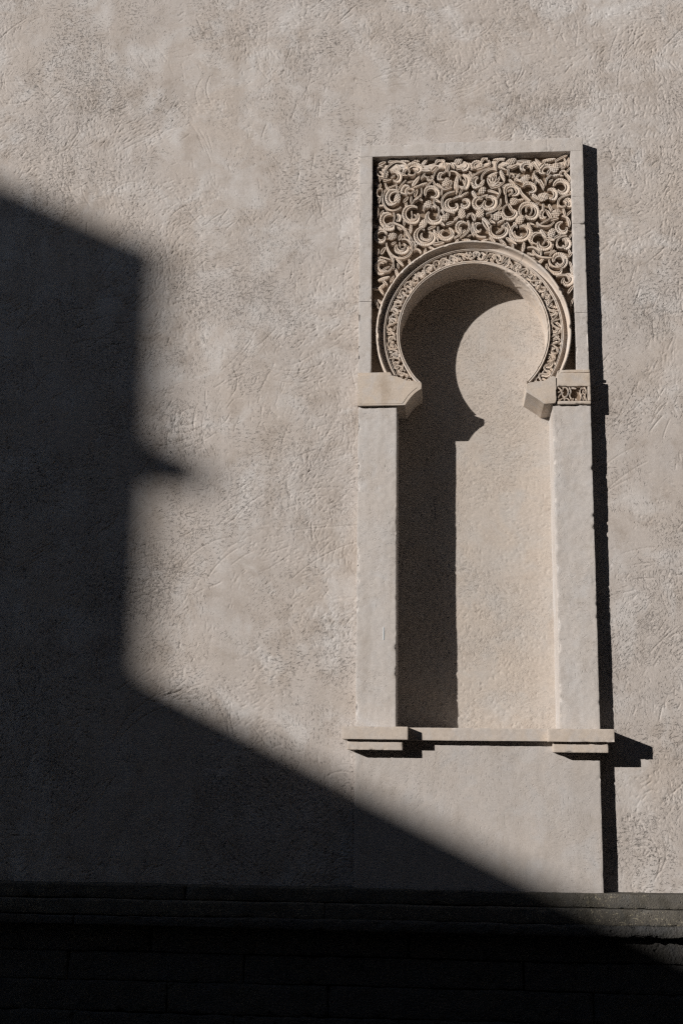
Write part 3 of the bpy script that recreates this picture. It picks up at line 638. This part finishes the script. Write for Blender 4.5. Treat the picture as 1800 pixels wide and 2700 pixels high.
# bed of the spandrel panel
def build_bed():
    xs = np.arange(-0.515, 0.89, 0.012); zs = np.arange(4.10, 5.80, 0.012)
    X, Z = np.meshgrid(xs, zs)
    H = 0.004 * (vnoise2(X, Z, 14, 14, 401) - 0.5) + 0.003 * (vnoise2(X, Z, 50, 50, 402) - 0.5)
    xc = xs[1:] - 0.006; zc = zs[1:] - 0.006
    XC, ZC = np.meshgrid(xc, zc)
    keep = np.hypot(XC - ACX, ZC - ACZ) > 0.60
    keep &= ~((ZC < ACZ) & (np.abs(XC - ACX) < 0.60))
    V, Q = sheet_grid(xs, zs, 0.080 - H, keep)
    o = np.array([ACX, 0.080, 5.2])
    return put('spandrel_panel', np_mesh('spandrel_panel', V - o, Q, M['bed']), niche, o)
panel = build_bed()
tag(panel, 'deeply undercut carved panel of scrolling vines, pine cones and ribbed leaves above the arch')

# ------------------------------------------------------------------ carved ornament
BED = 0.084
def grid_quads(n, m, flip):
    i, j = np.meshgrid(np.arange(n - 1), np.arange(m - 1), indexing='ij')
    q = np.stack([i * m + j, i * m + j + 1, (i + 1) * m + j + 1, (i + 1) * m + j], -1).reshape(-1, 4)
    return q[:, ::-1] if flip else q

def finish(P, Q, name, mat):
    return np_mesh(name, P, Q, mat)

def solid(P, base, name, flip):
    """P (n,m,3) front surface; adds walls down to the bed with hard arrises"""
    n, m = P.shape[:2]
    V = [P.reshape(-1, 3)]; Q = [grid_quads(n, m, flip)]
    off = n * m
    axis_ = 0.5 * (P[:, 0] + P[:, -1])
    for strip, inner, fl in ((P[:, 0], axis_, flip), (P[:, -1], axis_, not flip), (P[0], P[min(3, n - 1)], not flip), (P[-1], P[max(n - 4, 0)], flip)):
        k = len(strip)
        low = strip + 0.55 * (inner - strip); low[:, 1] = base          # the carver cut in behind
        mid = strip.copy(); mid[:, 1] = strip[:, 1] * 0.72 + base * 0.28
        S = np.stack([low, mid, strip], 1)
        V.append(S.reshape(-1, 3)); Q.append(grid_quads(k, 3, fl) + off); off += 3 * k
    return np_mesh(name, np.concatenate(V), np.concatenate(Q), M['carved'], False)

def band_mesh(name, path, nrm, vs, hs, base, mat, flip):
    """path (n,2), nrm (n,2) outward, vs offsets (n,m); hs depth behind the front (n,m)"""
    XY = path[:, None, :] + nrm[:, None, :] * vs[:, :, None]
    P = np.stack([XY[:, :, 0], hs, XY[:, :, 1]], -1)
    return solid(P, base, name, flip)

def scroll_mesh(ri, w, a0, sw, rng, base, pitch=0.0120, ribd=0.0046, step=0.0026, curl=0.45):
    arc = abs(R(sw)) * (ri + w * 0.6)
    n = max(14, int(arc / step))
    t = np.linspace(0, 1, n)
    ang = R(a0) + R(sw) * t
    rin = ri * (1 - curl * sstep(0.70, 1.0, t)) * (1 + 0.05 * np.sin(5 * t + rng.uniform(0, 6)))
    wid = w * np.minimum(1, 0.40 + 2.4 * t) * (1 - 0.50 * sstep(0.72, 1.0, t))
    V = np.array([0, 0.05, 0.21, 0.27, 0.39, 0.45, 0.88, 1.0])
    hp = np.array([0.001, 0.0, 0.0, 0.018, 0.018, 0.001, 0.001, 0.002])
    s = np.cumsum(np.full(n, arc / n))
    ph = (s[:, None] / pitch - V[None, :] * 0.7) * 2 * math.pi
    g = 0.5 + 0.5 * np.cos(ph)
    ribmask = sstep(0.42, 0.45, V)[None, :]
    hs = hp[None, :] + ribd * (g ** 3) * ribmask
    vs = V[None, :] * wid[:, None]
    sc = 0.0014 * (0.5 - g) * sstep(0.7, 1.0, V)[None, :]
    vs = vs + rin[:, None] + sc
    hs = hs + 0.0015 * np.sin(3 * t + rng.uniform(0, 6))[:, None]
    path = np.zeros((n, 2)); nr = np.stack([np.cos(ang), np.sin(ang)], -1)
    return band_mesh('curled_leaf', path, nr, vs, hs, base, M['carved'], sw > 0)

def stem_mesh(pts, w, rng, base, grooved=True):
    c = catmull(pts, 7)
    d = np.gradient(c, axis=0); d /= np.linalg.norm(d, axis=1, keepdims=True) + 1e-9
    nr = np.stack([-d[:, 1], d[:, 0]], -1)
    V = np.array([-0.5, -0.44, -0.17, -0.11, 0.11, 0.17, 0.44, 0.5])
    hp = np.array([0.001, 0.0, 0.0, 0.011, 0.011, 0.0, 0.0, 0.001]) if grooved else np.array([0.008, 0.003, 0.001, 0, 0, 0.001, 0.003, 0.008])
    n = len(c); t = np.linspace(0, 1, n)
    wid = w * (0.75 + 0.25 * np.sin(math.pi * np.clip(t * 1.1, 0, 1)))
    hs = np.tile(hp, (n, 1)) + 0.0015 * np.sin(4 * t + rng.uniform(0, 6))[:, None]
    return band_mesh('vine_stem', c, nr, V[None, :] * wid[:, None], hs, base, M['carved'], False)

def dome_mesh(name, L, W, ang, shape, height, base, nu=16, nv=11):
    u = np.linspace(-1, 1, nu); v = np.linspace(-1, 1, nv)
    U, Vv = np.meshgrid(u, v, indexing='ij')
    half = shape(u)[:, None] * W / 2
    a = U * L / 2; b = Vv * half
    c, s = math.cos(R(ang)), math.sin(R(ang))
    P = np.stack([a * c - b * s, height(U, Vv), a * s + b * c], -1)
    return solid(P, base, name, True)

def cone_mesh(L, W, ang, base):
    k = max(2.6, L / 0.0185)
    j = max(2.0, W / 0.0185)
    def h(U, V):
        p = (U * k + V * j) * math.pi / 2; q = (U * k - V * j) * math.pi / 2
        gr = np.maximum(np.exp(-(np.sin(p) / 0.26) ** 2), np.exp(-(np.sin(q) / 0.26) ** 2))
        return 0.001 + 0.0025 * V ** 2 + 0.002 * np.abs(U) ** 3 + 0.0075 * gr
    return dome_mesh('pine_cone', L, W, ang, lambda u: np.sqrt(np.clip(1 - np.abs(u) ** 2.6, 0.02, 1)) * (1 - 0.18 * u), h, base, 28, 21)

def leaf_mesh(L, W, ang, base, ribs=False):
    """a pointed leaf: either cut open along its middle, or closed with a midrib and slanting nicks"""
    if ribs:
        def h(U, V):
            return 0.001 + 0.003 * V ** 2 + 0.008 * np.exp(-(V / 0.14) ** 2) * (1 - 0.6 * np.abs(U)) + 0.0055 * (0.5 + 0.5 * np.cos((U * L / 2 / 0.0120 + np.abs(V) * 0.7) * 2 * math.pi)) ** 2.5 * np.clip(np.abs(V) * 2.5, 0, 1)
        nu, nv = 34, 11
    else:
        def h(U, V):
            slit = sstep(0.50, 0.30, np.abs(V)) * sstep(0.86, 0.55, np.abs(U + 0.05))
            return 0.001 + 0.003 * U ** 2 + min(0.030, W * 0.9) * slit
        nu, nv = 16, 13
    return dome_mesh('leaf', L, W, ang, lambda u: np.clip((1 - u) ** 0.62 * (1 + u) ** 0.42 * 0.86, 0.05, 1), h, base, nu, nv)

rng = random.Random(42)
def front(): return 0.030 + rng.uniform(-0.002, 0.002)

def orn(name, me, parent, x, z, y, base_world=BED):
    return put(name, me, parent, (x, y, z))

for (x, z, ri, w, a0, sw) in SCROLLS:
    y = front()
    orn('curled_leaf', scroll_mesh(ri * 1.06, w * 0.80, a0, sw, rng, BED - y), panel, x, z, y)
for (w, pts) in STEMS:
    y = front() - 0.002
    cx = sum(p[0] for p in pts) / len(pts); cz = sum(p[1] for p in pts) / len(pts)
    orn('vine_stem', stem_mesh([(p[0] - cx, p[1] - cz) for p in pts], w * 0.76, rng, BED - y), panel, cx, cz, y)
for (x, z, L, W, a) in CONES:
    y = front()
    orn('pine_cone', cone_mesh(L * 0.9, W * 0.82, a, BED - y), panel, x, z, y)
for i, (x, z, L, W, a) in enumerate(LEAVES):
    y = front()
    orn('leaf', leaf_mesh(L * 1.0, W * 0.8, a, BED - y, ribs=(L > 0.06 and i % 2 == 0)), panel, x, z, y)
for (x, z, r, a) in FANS:
    for k in (-2, -1, 0, 1, 2):
        y = front(); th = a + 24 * k
        L = r * (1 - 0.12 * abs(k))
        orn('leaf', leaf_mesh(L, r * 0.30, th, BED - y), panel, x + 0.5 * L * math.cos(R(th)), z + 0.5 * L * math.sin(R(th)), y)

# fill what is still open with small ribbed leaves, as the carver did
def fill():
    st = 0.008
    x0, z0, x1, z1 = -0.465, 4.60, 0.862, 5.72
    nx = int((x1 - x0) / st); nz = int((z1 - z0) / st)
    occ = np.zeros((nz, nx), bool)
    XX, ZZ = np.meshgrid(x0 + (np.arange(nx) + 0.5) * st, z0 + (np.arange(nz) + 0.5) * st)
    occ |= np.hypot(XX - ACX, ZZ - ACZ) < 0.655
    for (x, z, ri, w, a0, sw) in SCROLLS:
        occ |= np.hypot(XX - x, ZZ - z) < ri + w * 0.9         # its hole stays open
    for (w, pts) in STEMS:
        for p in catmull(pts, 7): occ |= np.hypot(XX - p[0], ZZ - p[1]) < w * 0.6
    for lst in (CONES, LEAVES):
        for (x, z, L, W, a) in lst:
            c, s = math.cos(R(a)), math.sin(R(a))
            u = (XX - x) * c + (ZZ - z) * s; v = -(XX - x) * s + (ZZ - z) * c
            occ |= (u / (L * 0.52)) ** 2 + (v / (W * 0.55)) ** 2 < 1
    n = 0
    for k in range(1200):
        free = np.argwhere(~occ)
        if len(free) < 40: break
        j, i = free[rng.randrange(len(free))]
        x = x0 + (i + 0.5) * st; z = z0 + (j + 0.5) * st
        d = np.hypot(XX[occ] - x, ZZ[occ] - z).min()
        if d < 0.0105: 
            continue
        L = min(0.080, d * 3.4); W = min(0.026, d * 1.3); a = rng.uniform(0, 180)
        y = front() + 0.004
        orn('leaf', leaf_mesh(L, W, a, BED - y, ribs=L > 0.045), panel, x, z, y)
        occ |= np.hypot(XX - x, ZZ - z) < L * 0.5
        n += 1
        if n >= 50: break
fill()

# ragged top edge of the carved panel
def ragged():
    pts_t = []; pts_b = []
    for k in range(90):
        x = -0.43 + 1.275 * k / 89
        top = 5.708 + 0.016 * (vnoise2(np.array([x]), np.array([0.0]), 9, 1, 501)[0] - 0.5) * 2 + 0.006 * rng.uniform(-1, 1)
        if x > 0.62: top -= 0.012 * math.sin((x - 0.62) * 20) ** 2
        pts_t.append((x, top)); pts_b.append((x, 5.672 + 0.012 * rng.uniform(-1, 1)))
    c = np.array([((a[0] + b[0]) / 2, (a[1] + b[1]) / 2) for a, b in zip(pts_t, pts_b)])
    h = np.array([(a[1] - b[1]) / 2 for a, b in zip(pts_t, pts_b)])
    V = np.array([-1, -0.6, -0.2, 0.2, 0.6, 1.0])
    nr = np.tile(np.array([[0.0, 1.0]]), (len(c), 1))
    P = np.array([[x, 0, z] for x, z in c])
    hs = 0.002 + 0.012 * np.array([vnoise2(c[:, 0], np.full(len(c), v), 55, 3, 510) for v in V]).T
    hs[:, 0] += 0.008
    me = band_mesh('ragged_edge', c - np.array([ACX, 5.7]), nr, V[None, :] * h[:, None], hs, BED - 0.032, M['mould'], False)
    return put('ragged_edge', me, panel, (ACX, 0.032, 5.7))
ragged()

# the narrow frieze: scroll, stem, leaf, cone in turn, shared meshes turned along the arch
def build_frieze():
    base = 0.054
    kinds = [('curled_leaf', scroll_mesh(0.0125, 0.0150, 40 + 60 * k, (320, -300, 280, -270, 330)[k], rng, base - 0.026, pitch=0.0095, ribd=0.003, step=0.0028)) for k in range(5)]
    stems = [('vine_stem', stem_mesh([(-0.036, -0.026), (-0.016, 0.020), (0.010, 0.006), (0.034, -0.024)], 0.0085, rng, base - 0.024)),
             ('vine_stem', stem_mesh([(-0.036, 0.026), (-0.008, -0.020), (0.016, -0.008), (0.036, 0.026)], 0.0085, rng, base - 0.024)),
             ('vine_stem', stem_mesh([(-0.030, -0.028), (-0.022, 0.012), (0.002, 0.026), (0.022, 0.010), (0.012, -0.012), (-0.004, -0.004)], 0.0080, rng, base - 0.024))]
    leaves = [('leaf', leaf_mesh(0.040, 0.015, 35, base - 0.028)), ('leaf', leaf_mesh(0.036, 0.014, -50, base - 0.028)), ('leaf', leaf_mesh(0.046, 0.019, 80, base - 0.028, True)), ('leaf', leaf_mesh(0.038, 0.014, 10, base - 0.028)), ('leaf', leaf_mesh(0.034, 0.013, 120, base - 0.028))]
    cones = [('pine_cone', cone_mesh(0.048, 0.034, 20, base - 0.026)), ('pine_cone', cone_mesh(0.046, 0.032, -40, base - 0.026))]
    def place(item, deg, r, y, turn=0.0):
        a = R(deg)
        o = put(item[0], item[1], frieze, (ACX + r * math.cos(a), y, ACZ + r * math.sin(a)))
        o.rotation_euler = (0, -(a - math.pi / 2 + turn), 0)
        s = rng.uniform(1.0, 1.25); o.scale = (s, 1, s)
    d = -38.0; k = 0
    while d < 218.0:
        side = 1 if k % 2 else -1
        y = 0.026 + rng.uniform(-0.002, 0.002)
        t = rng.random()
        if t < 0.72:
            place(kinds[rng.randrange(5)], d, 0.5465 + 0.007 * side, y, rng.uniform(-0.6, 0.6))
        elif t < 0.88:
            place(cones[rng.randrange(2)], d, 0.5465, y, rng.uniform(-0.4, 0.4))
        else:
            for q in (-1, 0, 1): place(leaves[2], d + 1.2 * q, 0.5465, y + 0.001 * q, 0.5 * q)
        place(stems[rng.randrange(3)], d + 3.3, 0.5465, y - 0.002, rng.uniform(-0.3, 0.3))
        place(leaves[rng.randrange(5)], d + 2.6, 0.5465 - 0.021 * side, y + 0.002, rng.uniform(-0.5, 0.5))
        place(leaves[rng.randrange(5)], d + 4.3, 0.5465 + 0.020 * side, y + 0.001, rng.uniform(-0.5, 0.5))
        d += rng.uniform(5.8, 7.4); k += 1
build_frieze()

# the little carved band on the right impost
def impost_carving():
    yb = IM_Y + 0.042; yf = IM_Y + 0.006; base = yb - yf
    for pts, w in (([(0.733, 4.078), (0.752, 4.062), (0.756, 4.040), (0.741, 4.024), (0.733, 4.006)], 0.0075), ([(0.762, 4.080), (0.788, 4.076), (0.800, 4.052), (0.790, 4.022), (0.770, 4.016), (0.760, 4.032), (0.768, 4.046)], 0.0075),
                   ([(0.773, 3.988), (0.774, 4.014)], 0.008), ([(0.733, 4.046), (0.760, 4.058), (0.772, 4.080)], 0.0065), ([(0.745, 3.988), (0.760, 4.004), (0.790, 4.004), (0.806, 3.990)], 0.007),
                   ([(0.806, 4.078), (0.816, 4.050), (0.808, 4.024), (0.818, 4.000)], 0.007), ([(0.874, 3.988), (0.882, 4.020), (0.874, 4.046), (0.884, 4.078)], 0.008),
                   ([(0.915, 3.988), (0.906, 4.018), (0.914, 4.050), (0.904, 4.078)], 0.008), ([(0.880, 4.066), (0.896, 4.072), (0.910, 4.064)], 0.0065), ([(0.880, 4.026), (0.895, 4.034), (0.910, 4.026)], 0.0065)):
        cx = sum(p[0] for p in pts) / len(pts); cz = sum(p[1] for p in pts) / len(pts)
        put('vine_stem', stem_mesh([(p[0] - cx, p[1] - cz) for p in pts], w, rng, base), carve_end, (cx, yf + rng.uniform(0, 0.004), cz))
    for x, z, L, W, a in ((0.742, 3.994, 0.022, 0.011, 30), (0.826, 3.996, 0.024, 0.012, 60), (0.835, 4.072, 0.034, 0.012, -10), (0.896, 4.050, 0.026, 0.014, 90), (0.896, 4.006, 0.032, 0.015, 90), (0.848, 3.994, 0.02, 0.01, 120)):
        put('leaf', leaf_mesh(L, W, a, base), carve_end, (x, yf + 0.002, z))
impost_carving()

# a pale paint run on the left pillar
pm = block('paint_mark', niche, -0.404, -0.398, -0.0022, 0.003, 2.425, 2.505, M['paint'], res=0.006, bev=0.0005, amp=0.0, chip=0.0, seed=1)
tag(pm, 'short pale blue-white paint run low on the left pillar')
# ------------------------------------------------------------------ the stone base
plinth = put('stone_plinth', None, None, (-0.7, 0.0, 0.0))
tag(plinth, 'dark weathered stepped stone plinth along the foot of the wall, mossy at its right end', 'plinth')
def course(name, z0, z1, yf, joints, mat, seed, res=0.02, bev=0.011, amp=0.004, chip=0.012, low=0.006, jit=0.0, gap=0.0006):
    rg = random.Random(seed)
    for k in range(len(joints) - 1):
        dy = rg.uniform(-jit, jit)
        block(name, plinth, joints[k] + gap, joints[k + 1] - gap, yf + dy, 0.30, z0, z1, mat, res=res, bev=bev, amp=amp, chip=chip, seed=seed, low=low)
course('plinth_course', 0.812, 0.900, -0.036, [-5.6, -3.9, -1.62, 2.45, 4.1], M['plinth'], 601, amp=0.0045, chip=0.014, low=0.006)
course('plinth_course', 0.718, 0.8115, -0.066, [-5.6, -3.9, -0.75, 2.45, 4.1], M['plinth'], 621, amp=0.0045, chip=0.016, low=0.006)
course('plinth_course', 0.658, 0.7175, -0.088, [-5.6, -3.9, -2.3, 0.3, 2.45, 4.1], M['rough'], 641, amp=0.006, chip=0.018, low=0.008, bev=0.012)
course('footing_block', 0.492, 0.6570, 0.030, [-5.6, -3.9, -1.835, -0.24, 1.62, 2.45, 4.1], M['rough'], 661, amp=0.008, chip=0.02, low=0.01, bev=0.012, jit=0.006, gap=0.0015)
course('footing_block', 0.322, 0.489, 0.024, [-5.6, -3.9, -2.35, -1.25, 0.45, 2.45, 4.1], M['rough'], 681, amp=0.008, chip=0.02, low=0.01, bev=0.012, jit=0.006, gap=0.0015)
course('footing_block', 0.142, 0.319, 0.018, [-5.6, -3.9, -1.72, -0.73, 0.86, 2.45, 4.1], M['rough'], 701, amp=0.008, chip=0.02, low=0.01, bev=0.012, jit=0.006, gap=0.0015)
course('footing_block', -0.03, 0.139, 0.005, [-5.6, -3.9, -2.3, -1.3, -0.3, 0.6, 1.4, 2.45, 4.1], M['rough'], 721, amp=0.008, chip=0.02, low=0.01, bev=0.012, jit=0.006, gap=0.0015)

# ------------------------------------------------------------------ tower house that shadows the wall, and unseen houses added to block skylight
def prism(name, parent, org, e1, e2, a0, a1, b0, b1, z0, z1, mat):
    """box between a0..a1 along e1 and b0..b1 along e2 from the corner org"""
    c = [org + e1 * a + e2 * b for a, b in ((a0, b0), (a1, b0), (a1, b1), (a0, b1))]
    v = [(p.x, p.y, z0) for p in c] + [(p.x, p.y, z1) for p in c]
    q = [(0, 1, 5, 4), (1, 2, 6, 5), (2, 3, 7, 6), (3, 0, 4, 7), (4, 5, 6, 7), (3, 2, 1, 0)]
    base = WORLD[parent]
    me = np_mesh(name, np.array(v) - np.array(base[:]), q, mat, False)
    return put(name, me, parent, base)

E1 = Vector((0.973, -0.229, 0)); E2 = Vector((-0.229, -0.973, 0))
# a point on the eaves line of the low range, and the outer corner of its tower
edge = Vector((-20.72, -15.0, 0)); EZ = 9.46
tc = Vector((-25.47, -18.92, 0)); TZ = 14.24
house = put('tower_house', None, None, tuple(edge))
tag(house, 'plain rendered house with a corner tower behind the viewer, shading the left of the wall', 'building')
prism('wall', house, edge, E1, E2, -10.0, -0.25, -14.9, 11.0, 0.0, EZ - 0.16, M['house'])
prism('roof', house, edge, E1, E2, -10.2, 0.0, -15.0, 11.2, EZ - 0.16, EZ, M['tile'])
prism('tower', house, tc, E1, E2, -6.0, 0.0, -5.0, 0.0, EZ, TZ, M['house'])
prism('cornice', house, tc, E1, E2, -6.15, 0.15, -5.15, 0.15, TZ - 1.64, TZ - 1.42, M['tile'])
for b in (-6.6, -3.8, -1.0, 1.8, 4.6, 7.4):
    for z in (1.0, 3.9, 6.7):
        w = prism('window', house, edge, E1, E2, -0.30, -0.22, b, b + 1.1, z, z + 1.7, M['tile'])
        prism('pane', w, edge, E1, E2, -0.24, -0.21, b + 0.08, b + 1.02, z + 0.08, z + 1.62, M['pane'])

facing = put('sky_block_house', None, None, (0, -9.3, 0))  # unseen house added to hold back skylight and deepen the wall's shade
tag(facing, 'plain unseen house added across the court behind the viewer to block skylight', 'building')
F0 = Vector((0, -9.3, 0)); FX = Vector((1, 0, 0)); FY = Vector((0, 1, 0))
prism('wall', facing, F0, FX, FY, -8.7, 16.0, -8.0, 0.0, 0.0, 11.0, M['house'])
prism('roof', facing, F0, FX, FY, -8.8, 16.2, -8.3, 0.35, 11.0, 11.25, M['tile'])
for x in (-5.5, -2.5, 0.5, 3.5, 6.5, 9.5):
    for z in (1.0, 3.9, 6.7):
        w = prism('window', facing, F0, FX, FY, x, x + 1.1, -0.05, 0.05, z, z + 1.7, M['tile'])
        prism('pane', w, F0, FX, FY, x + 0.08, x + 1.02, 0.0, 0.06, z + 0.08, z + 1.62, M['pane'])

side = put('sky_block_house', None, None, (7.5, -6.0, 0))  # unseen house added to close off the sky on the right
tag(side, 'plain unseen house added on the right side of the court to block skylight', 'building')
S0 = Vector((7.5, -9.3, 0))
prism('wall', side, S0, FX, FY, 0.0, 8.0, 0.36, 9.35, 0.0, 18.0, M['house'])
prism('roof', side, S0, FX, FY, -0.25, 8.2, 0.36, 9.35, 18.0, 18.2, M['tile'])
for y in (1.5, 4.5, 7.5):
    for z in (1.0, 3.9, 6.7):
        w = prism('window', side, S0, FX, FY, -0.05, 0.05, y, y + 1.1, z, z + 1.7, M['tile'])
        prism('pane', w, S0, FX, FY, -0.06, 0.0, y + 0.08, y + 1.02, z + 0.08, z + 1.62, M['pane'])
